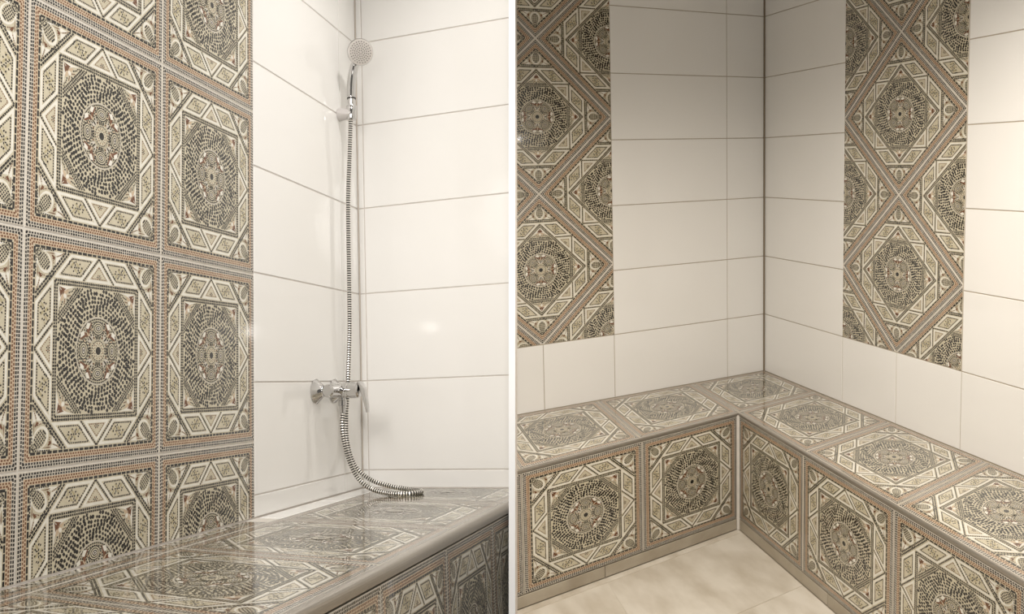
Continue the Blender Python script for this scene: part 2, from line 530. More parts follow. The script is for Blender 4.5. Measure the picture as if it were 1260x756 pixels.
def structure(name, fr, poly, material, front, back):
    """a slab of the setting; its local axes are the plane's"""
    poly = ccw(poly)
    n = len(poly)
    v = [(x, y, front) for x, y in poly] + [(x, y, back) for x, y in poly]
    f = [list(range(n)), list(range(n, 2 * n))[::-1]] + [[i, i + n, (i + 1) % n + n, (i + 1) % n] for i in range(n)]
    o = obj(name, v, f, material)
    o.matrix_world = fr.m
    o['kind'] = 'structure'
    return o
def rectpoly(x0, y0, x1, y1): return [(x0, y0), (x1, y0), (x1, y1), (x0, y1)]
GR = -0.0016                   # grout sits this far behind the tile faces

# ------------------------------------------------------------------ LEFT ALCOVE: walls
UPL = ROT_L @ Vector((0, 0, 1))
ZB_L, ZC_L, ZF_L = -0.196, 7.5, -1.95
o0 = left2world((0, 0, 0))
d0, d1 = ROT_L @ DL[0], ROT_L @ DL[1]
FA = Frame(o0, -d0, UPL, (-d0).cross(UPL))
FB = Frame(o0, d1, UPL, d1.cross(UPL))
wallA = structure('wall_left', FA, rectpoly(-7.6 * U, ZF_L * U, 0.06, ZC_L * U), M_GROUT_L, GR, -0.06)
wallA['label'] = 'left alcove wall of mosaic tiles and white tiles behind the shower'
pb = clip(rectpoly(0, ZF_L * U, 3.4 * U, ZC_L * U), [FB.half(*KEEP_L)])
wallB = structure('wall_back_left', FB, pb, M_GROUT_L, GR, -0.06)
wallB['label'] = 'plain white tiled wall right of the shower corner'
rowsL = [(ZB_L, 0.0)] + [(k, k + 1) for k in range(7)] + [(7, ZC_L)]
for z0, z1 in rowsL:
    for a0, a1 in ((0.005, 0.478), (0.478, 2.432)):
        plate('tile', rectpoly(-a1 * U, z0 * U, -a0 * U, z1 * U), M_WHITE, wallA)
    for b0, b1 in ((0.005, 0.080), (0.080, 3.3)):
        plate('tile', clip(rectpoly(b0 * U, z0 * U, b1 * U, z1 * U), [FB.half(*KEEP_L)]), M_WHITE, wallB)
plate('panel_backing', rectpoly(-7.5 * U, ZB_L * U, -2.436 * U, ZC_L * U - 0.002), M_BGROUT, wallA, gap=0.0, th=0.004, bev=0.0002, top=GR + 0.0006)
colsA = [2.432, 3.860, 5.300, 6.740]
rowsA = [(-1.039, 0.4705), (0.4705, 1.9793), (1.9793, 3.5053), (3.5053, 5.030), (5.03, 6.55), (6.55, 8.07)]
for c in range(3):
    for r, (z0, z1) in enumerate(rowsA):
        cut = r in (0, 5)
        hv = [(0, -1, -(ZB_L) * U), (0, 1, ZC_L * U)] if cut else []
        fm = rectmap(-colsA[c + 1] * U, z0 * U, -colsA[c] * U, z1 * U)
        mosaic('mosaic_tile', fm, wallA, hv, gap=0.0016)

# ------------------------------------------------------------------ LEFT ALCOVE: bench
def benchL_pt(a, b): return DL[0] * a + DL[1] * b
FTL = Frame(left2world((0, 0, ZB_L)), d1, UPL.cross(d1), UPL)     # bench top plane
def TL2(a, b):
    return FTL.to2(left2world(benchL_pt(a, b) + Vector((0, 0, ZB_L))))
benchL = empty('tiled_bench', FTL.m)
tag(benchL, 'mosaic tiled bench under the shower hose, left of the white partition', 'bench')
BF = 2.115                     # front face
TW = 0.060                     # trim width on top
HL = FTL.half(*KEEP_L)
def prism(poly, z0, z1):
    poly = ccw(poly)
    n = len(poly)
    v = [(x, y, z0) for x, y in poly] + [(x, y, z1) for x, y in poly]
    f = [list(range(n))[::-1], list(range(n, 2 * n))] + [[i, (i + 1) % n, (i + 1) % n + n, i + n] for i in range(n)]
    return v, f
pc = clip([TL2(0, 0.0), TL2(0, BF - 0.04), TL2(7.5, BF - 0.04), TL2(7.5, 0.0)], [HL])
v, f = prism(pc, (ZF_L - ZB_L) * U, GR)
obj('body', v, f, M_BGROUT, benchL)
jm = [-0.42, 1.13, 2.65, 4.15, 5.65, 7.15]
def skew(a, b): return a + (b - 1.13) * 0.21
SB = 0.268                     # joint between wall strip and top tiles
clipB = None
pB0, pB1 = TL2(0.025, 0), TL2(0.025, 2)
def half_through(p, q, inside):
    nx, ny = q[1] - p[1], -(q[0] - p[0])
    l = math.hypot(nx, ny); nx /= l; ny /= l
    c = nx * p[0] + ny * p[1]
    if nx * inside[0] + ny * inside[1] > c: nx, ny, c = -nx, -ny, -c
    return (nx, ny, c)
inside = TL2(3, 1)
hWallB = half_through(TL2(0.03, 0), TL2(0.03, 2), inside)
hWallA = half_through(TL2(0, 0.03), TL2(5, 0.03), inside)
for i in range(5):
    q = [TL2(skew(jm[i + 1], SB), SB), TL2(skew(jm[i + 1], BF - TW), BF - TW), TL2(skew(jm[i], BF - TW), BF - TW), TL2(skew(jm[i], SB), SB)]
    q = [q[1], q[2], q[3], q[0]] if area(q) < 0 else q
    mosaic('mosaic_tile', quadmap(q), benchL, [HL, hWallB], gap=0.0014)
# wall strip: white along the white tiles, cut mosaic along the mosaic wall
plate('filler_tile', [TL2(0.03, 0.03), TL2(1.2, 0.03), TL2(1.2, SB), TL2(0.03, SB)], M_WHITE, benchL)
plate('filler_tile', [TL2(1.2, 0.03), TL2(2.40, 0.03), TL2(2.44, SB), TL2(1.2, SB)], M_WHITE, benchL)
hA0 = half_through(TL2(2.40, 0.03), TL2(2.44, SB), inside)
for i in (2, 3, 4):
    q = [TL2(jm[i + 1], SB - 1.7), TL2(jm[i + 1], SB), TL2(jm[i], SB), TL2(jm[i], SB - 1.7)]
    mosaic('mosaic_tile', quadmap(q), benchL, [hWallA, hA0, HL], gap=0.0014)
# front face
pf = left2world(benchL_pt(0, BF) + Vector((0, 0, ZB_L)))
FFL = Frame(pf, -d0, UPL, (-d0).cross(UPL))
toB = FTL.m.inverted() @ FFL.m
hF = FFL.half(*KEEP_L)
jf = [0.66, 1.94, 3.22, 4.50, 5.78, 7.06]
for i in range(5):
    mosaic('mosaic_tile', rectmap(-jf[i + 1] * U, -1.62 * U, -jf[i] * U, -0.085 * U), benchL, [hF], gap=0.0014, base=toB)
# rounded edge trim
def sweep_trim(name, path_fn, mats, parent, prof, keep=None):
    """path_fn(offset, drop) -> list of points for each profile point; joins them into a bar"""
    rows = [path_fn(o, z) for o, z in prof]
    n, k = len(rows), len(rows[0])
    v = [p for r in rows for p in r]
    f = []
    for i in range(n):
        for j in range(k - 1):
            a, b = i * k + j, ((i + 1) % n) * k + j
            f.append([a, b, b + 1, a + 1])
    f.append([i * k for i in range(n)][::-1]); f.append([i * k + k - 1 for i in range(n)])
    return obj(name, v, f, mats, parent)
def roundprof(w, h, r, seg=5):
    pr = [(w, 0.0)]
    for s in range(seg + 1):
        t = math.pi / 2 * s / seg
        pr.append((r - r * math.sin(t), -(r - r * math.cos(t))))
    pr += [(0.0, -h), (0.012, -h), (0.012, -0.02), (w, -0.02)]
    return pr
NX_L = None
def clip_line_L(b):
    """a-value where the line b=const meets the partition face"""
    n, c = KEEP_L
    p = left2world(benchL_pt(0, b) + Vector((0, 0, ZB_L))); q = left2world(benchL_pt(1, b) + Vector((0, 0, ZB_L)))
    return (c - n.dot(p)) / (n.dot(q) - n.dot(p))
def pathL(o, z):
    b = BF - o + 0.012
    a0 = clip_line_L(b)
    out = []
    for a in (a0, 7.4):
        x, y = TL2(a, b)
        out.append((x, y, z * U))
    return out
sweep_trim('edge_trim', pathL, M_TRIM, benchL, [(o, z + 0.004) for o, z in roundprof(TW + 0.008, 0.075, 0.045)])

# ------------------------------------------------------------------ RIGHT ALCOVE: walls
UP = Vector((0, 0, 1))
ZB_R, ZC_R = -0.993, 5.65
r0 = right2world((0, 0, 0))
e0, e1 = DR[0].copy(), DR[1].copy()
FC = Frame(r0, -e0, UP, (-e0).cross(UP))
FD = Frame(r0, e1, UP, e1.cross(UP))
hC = FC.half(*KEEP_R)
wallC = structure('wall_back_right', FC, clip(rectpoly(-6.5 * U, FLOOR_Z * U, 0.0, ZC_R * U), [hC]), M_GROUT_R, GR, -0.06)
wallC['label'] = 'wall right of the white partition with a diamond mosaic panel and white tiles'
wallD = structure('wall_right', FD, rectpoly(-0.06, FLOOR_Z * U, 9.7 * U, ZC_R * U), M_GROUT_R, GR, -0.06)
wallD['label'] = 'rightmost wall with a diamond mosaic panel between white tiles'
rowsR = [(k, k + 1) for k in range(5)] + [(5, ZC_R)]
CC, WC, HC = 4.508, 1.320, 1.115
CD, WD, HD = 3.620, 1.277, 1.066
for z0, z1 in rowsR:
    for a0, a1 in ((0.012, 0.842), (0.842, CC - WC)):
        plate('tile', rectpoly(-a1 * U, z0 * U, -a0 * U, z1 * U), M_WHITE, wallC)
    for b0, b1 in ((0.012, CD - WD), (CD + WD, 7.25), (7.25, 9.6)):
        plate('tile', rectpoly(b0 * U, z0 * U, b1 * U, z1 * U), M_WHITE, wallD)
for a0, a1 in ((0.012, 0.842), (0.842, CC - WC), (CC - WC, 4.494), (4.494, 6.2)):
    plate('tile', clip(rectpoly(-a1 * U, ZB_R * U, -a0 * U, 0), [hC]), M_WHITE, wallC)
for b0, b1 in ((0.012, CD - WD), (CD - WD, CD), (CD, CD + WD), (CD + WD, 7.25), (7.25, 9.6)):
    plate('tile', rectpoly(b0 * U, ZB_R * U, b1 * U, 0), M_WHITE, wallD)
def diamonds(wall, sgn, c, W, H, extra):
    lo, hi = sorted((sgn * (c - W) * U, sgn * (c + W) * U))
    hs = [(1, 0, hi), (-1, 0, -lo), (0, -1, 0), (0, 1, ZC_R * U)] + extra
    plate('panel_backing', clip(rectpoly(lo + 0.002, 0.002, hi - 0.002, ZC_R * U - 0.002), extra), M_BGROUT, wall, gap=0.0, th=0.004, bev=0.0002, top=GR + 0.0006)
    for k in range(3):
        mosaic('mosaic_tile', diamap(sgn * c * U, (H + 2 * H * k) * U, W * U, H * U), wall, hs, gap=0.0018)
        for s in (-1, 1):
            mosaic('mosaic_tile', diamap(sgn * (c + s * W) * U, 2 * H * k * U, W * U, H * U), wall, hs, gap=0.0018)
diamonds(wallC, -1, CC, WC, HC, [hC])
diamonds(wallD, 1, CD, WD, HD, [])

# ------------------------------------------------------------------ RIGHT ALCOVE: bench
FTR = Frame(right2world((0, 0, ZB_R)), (1, 0, 0), (0, 1, 0), (0, 0, 1))
def TR2(a, b):
    p = (e0 * a + e1 * b) * U
    return (p.x, p.y)
benchR = empty('tiled_bench', FTR.m)
tag(benchR, 'L-shaped mosaic tiled bench filling the corner below the white tiles', 'bench')
hR = FTR.half(*KEEP_R)
IC, C1, D1 = (1.79, 1.885), (5.672, 2.323), (2.102, 7.326)
def lerp2(p, q, t): return (p[0] + (q[0] - p[0]) * t, p[1] + (q[1] - p[1]) * t)
def xy(p): return TR2(*p)
ic, c9, d9 = xy(IC), xy(lerp2(IC, C1, 1.5)), xy(lerp2(IC, D1, 1.12))
def unit(p, q):
    l = math.hypot(q[0] - p[0], q[1] - p[1]); return ((q[0] - p[0]) / l, (q[1] - p[1]) / l)
uc, ud = unit(ic, c9), unit(ic, d9)
ncx, ncy = uc[1], -uc[0]       # inward (towards wall C) normal, sign fixed below
if ncx * (0 - ic[0]) + ncy * (0 - ic[1]) < 0: pass
def inw(u, away):
    n = (u[1], -u[0])
    if n[0] * away[0] + n[1] * away[1] > 0: n = (-n[0], -n[1])
    return n
# room side of each front edge: C faces +x, D faces -y
nC = inw(uc, (1, 0)); nD = inw(ud, (0, -1))
def isect(p, u, q, w):
    det = u[0] * (-w[1]) + w[0] * u[1]
    dx, dy = q[0] - p[0], q[1] - p[1]
    t = (dx * (-w[1]) + w[0] * dy) / det
    return (p[0] + u[0] * t, p[1] + u[1] * t)
def corner_off(o):
    pc = (ic[0] + nC[0] * o, ic[1] + nC[1] * o)
    pd = (ic[0] + nD[0] * o, ic[1] + nD[1] * o)
    return isect(pc, uc, pd, ud)
def ptC(t, o):
    L = math.hypot(*(a - b for a, b in zip(xy(C1), ic)))
    return (ic[0] + uc[0] * t * L + nC[0] * o, ic[1] + uc[1] * t * L + nC[1] * o)
def ptD(t, o):
    L = math.hypot(*(a - b for a, b in zip(xy(D1), ic)))
    return (ic[0] + ud[0] * t * L + nD[0] * o, ic[1] + ud[1] * t * L + nD[1] * o)
TRW = 0.034 * U                # trim width
WG = 0.030                     # open joint along the walls (rows)
# core
cc = corner_off(0.03 * U)
v, f = prism(clip([(0, 0), cc, ptC(1.5, 0.03 * U), TR2(7.6, 0)], [hR]), (FLOOR_Z - ZB_R) * U, GR)
obj('body', v, f, M_GROUT_R, benchR)
v, f = prism([(0, 0), TR2(0, 9.2), ptD(1.42, 0.03 * U), cc], (FLOOR_Z - ZB_R) * U, GR)
obj('body', v, f, M_GROUT_R, benchR)
inR = TR2(1, 1)
hWC = half_through(TR2(0, WG), TR2(5, WG), inR)
hWD = half_through(TR2(WG, 0), TR2(WG, 5), inR)
ct = corner_off(TRW)
def topR(q):
    if area(q) < 0: q = [q[1], q[0], q[3], q[2]]
    mosaic('mosaic_tile', quadmap(q), benchR, [hR, hWC, hWD], gap=0.0016)
topR([(0, 0), TR2(0, 1.65), ct, TR2(1.629, 0)])
topR([TR2(1.629, 0), ct, ptC(0.478, TRW), TR2(3.545, 0)])
topR([TR2(3.545, 0), ptC(0.478, TRW), ptC(0.978, TRW), TR2(5.46, 0)])
topR([TR2(5.46, 0), ptC(0.978, TRW), ptC(1.478, TRW), TR2(7.38, 0)])
topR([TR2(0, 1.65), TR2(0, 3.52), ptD(0.351, TRW), ct])
topR([TR2(0, 3.52), TR2(0, 5.39), ptD(0.7075, TRW), ptD(0.351, TRW)])
topR([TR2(0, 5.39), TR2(0, 7.26), ptD(1.062, TRW), ptD(0.7075, TRW)])
topR([TR2(0, 7.26), TR2(0, 9.13), ptD(1.417, TRW), ptD(1.062, TRW)])
# front faces
zt, zbm = -0.042 * U, (-2.560 - ZB_R) * U
v3 = lambda p, z=0.0: FTR.m @ Vector((p[0], p[1], z))
FFC = Frame(v3(ic), (-uc[0], -uc[1], 0), UP, Vector((-uc[0], -uc[1], 0)).cross(UP))
FFD = Frame(v3(ic), (ud[0], ud[1], 0), UP, Vector((ud[0], ud[1], 0)).cross(UP))
LC = math.hypot(*(a - b for a, b in zip(xy(C1), ic)))
LD = math.hypot(*(a - b for a, b in zip(xy(D1), ic)))
mC, mD = FTR.m.inverted() @ FFC.m, FTR.m.inverted() @ FFD.m
hCf = FFC.half(*KEEP_R)
EG = 0.030 * U
for t0, t1 in ((EG / LC, 0.478), (0.478, 0.978), (0.978, 1.478)):
    mosaic('mosaic_tile', rectmap(-t1 * LC, zbm, -t0 * LC, zt), benchR, [hCf], gap=0.0016, base=mC)
for t0, t1 in ((EG / LD, 0.351), (0.351, 0.7075), (0.7075, 1.062), (1.062, 1.417)):
    mosaic('mosaic_tile', rectmap(t0 * LD, zbm, t1 * LD, zt), benchR, [], gap=0.0016, base=mD)
# stone plinth pieces under the fronts
zp0, zp1 = (FLOOR_Z - ZB_R) * U, zbm - 0.006 * U
for t0, t1 in ((EG / LC, 0.649), (0.649, 1.30), (1.30, 1.45)):
    plate('plinth_tile', clip(rectpoly(-t1 * LC, zp0, -t0 * LC, zp1), [hCf]), M_PLINTH, benchR, base=mC)
for t0, t1 in ((EG / LD, 0.462), (0.462, 1.06), (1.06, 1.417)):
    plate('plinth_tile', rectpoly(t0 * LD, zp0, t1 * LD, zp1), M_PLINTH, benchR, base=mD)
# metal edge trims, mitred at the inner corner
def trimpath(end_fn, tmax):
    def fn(o, z):
        p = corner_off(o); q = end_fn(tmax, o)
        return [(p[0], p[1], z), (q[0], q[1], z)]
    return fn
prof = [(o * U, z * U + 0.0008) for o, z in roundprof(0.034, 0.040, 0.014)]
prof = [(o - 0.001, z) for o, z in prof]
# where the edge C meets the partition
n_, c_ = hR[:2], hR[2]
def tC_end(o):
    p, q = ptC(0, o), ptC(1, o)
    fp, fq = n_[0] * p[0] + n_[1] * p[1] - c_, n_[0] * q[0] + n_[1] * q[1] - c_
    return fp / (fp - fq)
def pathC(o, z):
    p = corner_off(o); q = ptC(tC_end(o), o)
    return [(q[0], q[1], z), (p[0], p[1], z)]
def pathD(o, z):
    p = corner_off(o); q = ptD(1.415, o)
    return [(p[0], p[1], z), (q[0], q[1], z)]
sweep_trim('edge_trim', pathC, M_TRIM, benchR, prof)
sweep_trim('edge_trim', pathD, M_TRIM, benchR, prof)
# pale joint bead standing in the inner corner
k0, k1 = corner_off(-0.0035), corner_off(0.012)
bx = [k0, ptC(EG / LC, -0.001), ptC(EG / LC, 0.01), k1, ptD(EG / LD, 0.01), ptD(EG / LD, -0.001)]
n = len(bx)
v = [(x, y, zp0) for x, y in bx] + [(x, y, -0.03 * U) for x, y in bx]
f = [list(range(n))[::-1], list(range(n, 2 * n))] + [[i, (i + 1) % n, (i + 1) % n + n, i + n] for i in range(n)]
obj('corner_bead', v, f, M_BGROUT, benchR)

# silicone beads in the two vertical wall corners
def bead(name, o, p0, p1, up, z0, z1, r, material, label):
    v, f = [], []
    k = 5
    a, b = Vector(p0).normalized(), Vector(p1).normalized()
    pr = [a * -0.002 + b * -0.002]
    for i in range(k + 1):
        t = math.pi / 2 * i / k
        pr.append(a * (r * (1 - 0.8 * math.sin(t))) + b * (r * (1 - 0.8 * math.cos(t))))
    n = len(pr)
    for z in (z0, z1):
        for q in pr: v.append(Vector(o) + q + up * z)
    for i in range(n): f.append([i, (i + 1) % n, (i + 1) % n + n, i + n])
    f.append(list(range(n))[::-1]); f.append(list(range(n, 2 * n)))
    b_ = obj(name, v, f, material)
    b_['kind'] = 'structure'
    b_['label'] = label
    return b_
bead('trim_1', o0, d0, d1, UPL, ZB_L * U, ZC_L * U - 0.001, 0.0034, M_SIL_L, 'thin beige sealant line in the shower corner')
bead('trim_2', r0, e0, e1, UP, ZB_R * U, ZC_R * U - 0.001, 0.0075, M_SIL_R, 'brown sealant line in the corner above the L-shaped bench')

# ------------------------------------------------------------------ floors, ceilings, partition
FFR = Frame(right2world((0, 0, FLOOR_Z)), (1, 0, 0), (0, 1, 0), (0, 0, 1))
hFl = FFR.half(*KEEP_R)
fpoly = clip([TR2(0, 0), TR2(11, 0), TR2(11, 10), TR2(0, 10)], [hFl])
floor = structure('floor', FFR, fpoly, M_GROUT_R, GR, -0.05)
# tiles: a narrow cut strip along the bench, then full tiles
def bfront(a): return IC[1] + (a - IC[0]) * (C1[1] - IC[1]) / (C1[0] - IC[0])
def afront(b): return IC[0] + (b - IC[1]) * (D1[0] - IC[0]) / (D1[1] - IC[1])
acols = [None, 4.33, 6.85, 9.4]
SW = 0.125
def fl(q): plate('tile', clip(ccw([TR2(*p) for p in q]), [hFl]), M_FLOOR, floor, gap=0.0013)
def aj(k, b): return afront(b) if k == 0 else acols[k] + 0.09 * (b - 2.2)
brows = [(3.88, 5.66), (5.66, 7.44), (7.44, 9.2)]
for k in range(3):
    a0, a1 = aj(k, 2.1), aj(k + 1, 2.3)
    fl([(a0, bfront(a0)), (a1, bfront(a1)), (a1, bfront(a1) + SW), (a0, bfront(a0) + SW)])
    a0b, a1b = aj(k, 3.88), aj(k + 1, 3.88)
    fl([(a0, bfront(a0) + SW), (a1, bfront(a1) + SW), (a1b, 3.88 + 0.1 * (a1b - 2.6)), (a0b, 3.88 + 0.1 * (a0b - 2.6))])
    for b0, b1 in brows:
        sh = 0.1
        q = []
        for a, b in ((aj(k, b0), b0), (aj(k + 1, b0), b0), (aj(k + 1, b1), b1), (aj(k, b1), b1)):
            q.append((a, b + sh * (a - 2.6)))
        fl(q)
FCR = Frame(right2world((0, 0, ZC_R)), (1, 0, 0), (0, 1, 0), (0, 0, 1))
ceil = structure('ceiling', FCR, clip([TR2(-0.2, -0.2), TR2(9, -0.2), TR2(9, 9.7), TR2(-0.2, 9.7)], [FCR.half(*KEEP_R)]), M_CEIL, 0.05, 0.0)
FCL = Frame(left2world((0, 0, ZC_L)), d1, UPL.cross(d1), UPL)
def CL2(a, b): return FCL.to2(left2world(benchL_pt(a, b) + Vector((0, 0, ZC_L))))
structure('ceiling', FCL, clip([CL2(-0.2, -0.2), CL2(7.4, -0.2), CL2(7.4, 4.5), CL2(-0.2, 4.5)], [FCL.half(*KEEP_L)]), M_CEIL, 0.05, 0.0)
FLL = Frame(left2world((0, 0, ZF_L)), d1, UPL.cross(d1), UPL)
def FL2(a, b): return FLL.to2(left2world(benchL_pt(a, b) + Vector((0, 0, ZF_L))))
fo = structure('floor', FLL, clip([FL2(-0.2, -0.2), FL2(7.4, -0.2), FL2(7.4, 4.5), FL2(-0.2, 4.5)], [FLL.half(*KEEP_L)]), M_FLOOR, 0.0, -0.05)
# white partition between the two alcoves, seen end on
zf, zk = 7.0, 15.2
pv = []
for z in (zf, zk):
    for x, y in ((-PT, 4.6), (PT, 4.6), (PT, -4.4), (-PT, -4.4)):
        pv.append(cam2world((x, y, z)))
po = sum((p for p in pv), Vector()) / 8
part = obj('wall_middle', [p - po for p in pv], [[0, 1, 2, 3], [5, 4, 7, 6], [1, 5, 6, 2], [4, 0, 3, 7], [3, 2, 6, 7], [4, 5, 1, 0]], M_PAINT)
part.location = po
part['kind'] = 'structure'
part['label'] = 'narrow white end of the partition between the two alcoves'

# ------------------------------------------------------------------ shower fittings (local axes: x out of wall_left, y towards the corner, z up)
def SH(u, n, z): return DL[0] * u + (DL[0].cross(Vector((0, 0, 1))) * -1) * n + Vector((0, 0, z))
def frame_at(u, n, z):
    m = Matrix((FA.n, FA.n.cross(UPL) * -1, UPL)).transposed().to_4x4()
    # x = wall normal, y = horizontal along the wall towards the corner, z = up
    y = UPL.cross(FA.n)
    m = Matrix((FA.n, y, UPL)).transposed().to_4x4()
    m.translation = left2world(SH(u, n, z))
    return m
def lathe(prof, seg=24, axis='x'):
    """prof: (along, radius) list -> verts, faces about the axis"""
    v, f = [], []
    for t, r in prof:
        for k in range(seg):
            a = 2 * math.pi * k / seg
            c, s = r * math.cos(a), r * math.sin(a)
            v.append({'x': (t, c, s), 'y': (s, t, c), 'z': (c, s, t)}[axis])
    for i in range(len(prof) - 1):
        for k in range(seg):
            a, b = i * seg + k, i * seg + (k + 1) % seg
            f.append([a, b, b + seg, a + seg])
    f.append(list(range(seg))[::-1]); f.append(list(range((len(prof) - 1) * seg, len(prof) * seg)))
    return v, f
def shift(v, d): return [(x + d[0], y + d[1], z + d[2]) for x, y, z in v]
def smoothed(o, ang=35):
    me = o.data
    me.polygons.foreach_set('use_smooth', [True] * len(me.polygons))
    me.set_sharp_from_angle(angle=math.radians(ang))
    return o
def sc(prof): return [(a * U, b * U) for a, b in prof]

# mixer tap: base at wall, u=0.955, z=0.90
tap = empty('mixer_tap', frame_at(0.955, 0.0, 0.900))
tag(tap, 'chrome single-lever shower mixer tap on the white tiled wall', 'tap')
for du in (-0.225, 0.225):
    v, f = lathe(sc([(0.0, 0.125), (0.012, 0.128), (0.022, 0.118), (0.085, 0.062), (0.10, 0.056)]))
    smoothed(obj('wall_flange', shift(v, (0, du * U, 0)), f, M_CHROME, tap), 30)
    v, f = lathe(sc([(0.095, 0.05), (0.11, 0.062), (0.15, 0.062), (0.165, 0.05)]), 6)
    obj('union_nut', shift(v, (0, du * U, 0)), f, M_CHROME, tap)
v, f = lathe(sc([(-0.30, 0.0), (-0.30, 0.052), (-0.285, 0.066), (-0.10, 0.070), (0.0, 0.078), (0.10, 0.070), (0.285, 0.066), (0.30, 0.052), (0.30, 0.0)]), 24, 'y')
smoothed(obj('body', shift(v, (0.165 * U, 0, 0)), f, M_CHROME, tap), 40)
v, f = lathe(sc([(0.165, 0.068), (0.20, 0.078), (0.27, 0.082), (0.275, 0.076), (0.285, 0.076), (0.29, 0.084), (0.375, 0.084), (0.392, 0.070), (0.395, 0.0)]), 28, 'x')
smoothed(obj('cartridge_housing', v, f, M_CHROME, tap), 30)
# lever: a tapered bent plate hanging from the housing's end
lv = []
secs = [(0.388, 0.088, 0.052, 0.020), (0.410, 0.066, 0.064, 0.030), (0.430, 0.00, 0.064, 0.030), (0.450, -0.09, 0.054, 0.026), (0.466, -0.17, 0.044, 0.020), (0.474, -0.235, 0.032, 0.014)]
lf = []
for x, z, hw, hth in secs:
    for k in range(10):
        a = 2 * math.pi * k / 10
        lv.append(((x + hth * math.cos(a)) * U, hw * math.sin(a) * U, z * U))
for i in range(len(secs) - 1):
    for k in range(10):
        a, b = i * 10 + k, i * 10 + (k + 1) % 10
        lf.append([a, a + 10, b + 10, b])
lf.append(list(range(10))); lf.append(list(range(50, 60))[::-1])
smoothed(obj('lever_handle', lv, lf, M_CHROME, tap), 50)
v, f = lathe(sc([(-0.06, 0.034), (-0.10, 0.036), (-0.105, 0.044), (-0.155, 0.044), (-0.16, 0.036), (-0.235, 0.030), (-0.24, 0.0)]), 16, 'z')
f = [q[::-1] for q in f]
smoothed(obj('hose_outlet', shift(v, (0.195 * U, 0, 0)), f, M_CHROME, tap), 30)

# wall bracket: base at u=0.5, z=4.0
br = empty('shower_bracket', frame_at(0.50, 0.0, 4.00))
tag(br, 'grey wall bracket holding the hand shower', 'bracket')
v, f = lathe(sc([(0.0, 0.072), (0.012, 0.074), (0.10, 0.064), (0.165, 0.058), (0.185, 0.05), (0.185, 0.0)]), 20)
smoothed(obj('bracket_arm', v, f, M_SATIN, br), 35)
v, f = lathe(sc([(-0.075, 0.034), (-0.075, 0.052), (-0.06, 0.056), (0.075, 0.062), (0.085, 0.058), (0.085, 0.036)]), 20, 'z')
smoothed(obj('holder_cone', shift(v, (0.155 * U, 0, 0)), [q[::-1] for q in f], M_CHROME, br), 35)

# hand shower: base at the holder
hs = empty('hand_shower', frame_at(0.50, 0.155, 4.075))
tag(hs, 'chrome hand shower with round grey spray face, facing down from its bracket', 'shower head')
def tube(path, radii, seg=14, cap=True):
    v, f = [], []
    n = len(path)
    prevN = None
    for i, p in enumerate(path):
        t = (Vector(path[min(i + 1, n - 1)]) - Vector(path[max(i - 1, 0)])).normalized()
        ref = prevN if prevN is not None else (Vector((0, 1, 0)) if abs(t.y) < 0.9 else Vector((1, 0, 0)))
        nn = (ref - t * ref.dot(t)).normalized()
        prevN = nn
        bb = t.cross(nn)
        for k in range(seg):
            a = 2 * math.pi * k / seg
            q = Vector(p) + nn * math.cos(a) * radii[i] + bb * math.sin(a) * radii[i]
            v.append(tuple(q))
    for i in range(n - 1):
        for k in range(seg):
            a, b = i * seg + k, i * seg + (k + 1) % seg
            f.append([a, b, b + seg, a + seg])
    if cap:
        f.append(list(range(seg))[::-1]); f.append(list(range((n - 1) * seg, n * seg)))
    return v, f
def catmull(pts, per=12):
    P = [Vector(p) for p in pts]
    P = [P[0] * 2 - P[1]] + P + [P[-1] * 2 - P[-2]]
    out = []
    for i in range(1, len(P) - 2):
        for k in range(per):
            t = k / per
            a, b, c, d = P[i - 1], P[i], P[i + 1], P[i + 2]
            out.append(0.5 * ((2 * b) + (c - a) * t + (2 * a - 5 * b + 4 * c - d) * t * t + (3 * b - a - 3 * c + d) * t ** 3))
    out.append(P[-2])
    return out
hp = [(0, 0, -0.12), (0, 0, 0.05), (0.002, 0, 0.20), (0.012, 0.004, 0.34), (0.036, 0.012, 0.47), (0.088, -0.004, 0.57)]
path = [Vector(p) * U for p in catmull(hp, 8)]
rad = [U * (0.033 + 0.011 * min(1, max(0, (p.z / U - 0.0) / 0.12)) + 0.006 * math.sin(min(1, max(0, p.z / U / 0.6)) * math.pi)) for p in path]
v, f = tube(path, rad, 16)
smoothed(obj('handle', v, f, M_CHROME, hs), 50)
v, f = lathe(sc([(0.088, 0.043), (0.088, 0.049), (0.104, 0.050), (0.104, 0.043)]), 18, 'z')
obj('black_ring', v, [q[::-1] for q in f], M_DARK, hs)['label'] = 'black ring at the foot of the handle'
# head: disc facing out of the wall, towards the viewer and a little down
hc = Vector((0.135, -0.055, 0.605)) * U
vdir = left2world((0, 0, 0)); 
nl = Vector((0.72, -0.64, -0.30)).normalized()      # alcove axes
nw = ROT_L @ nl
hm = hs.matrix_world.to_3x3()
nlw = (hm.inverted() @ nw).normalized()
def disc_frame(nrm, c):
    x = nrm
    y = Vector((0, 0, 1)).cross(x).normalized()
    z = x.cross(y)
    m = Matrix((x, y, z)).transposed().to_4x4()
    m.translation = c
    return m
dm_ = disc_frame(nlw, hc)
R_H = 0.152
def xf(v, m): return [tuple(m @ Vector(p)) for p in v]
v, f = lathe(sc([(-0.075, 0.03), (-0.070, 0.055), (-0.045, 0.105), (-0.02, 0.142), (0.0, R_H), (0.018, R_H), (0.024, R_H - 0.006)]), 40)
smoothed(obj('head', xf(v, dm_), f, M_CHROME, hs), 40)
v, f = lathe(sc([(0.016, R_H - 0.007), (0.024, R_H - 0.008), (0.027, R_H - 0.02), (0.028, 0.0)]), 40)
face = smoothed(obj('spray_face', xf(v, dm_), f, M_FACE, hs), 40)
nv, nf = [], []
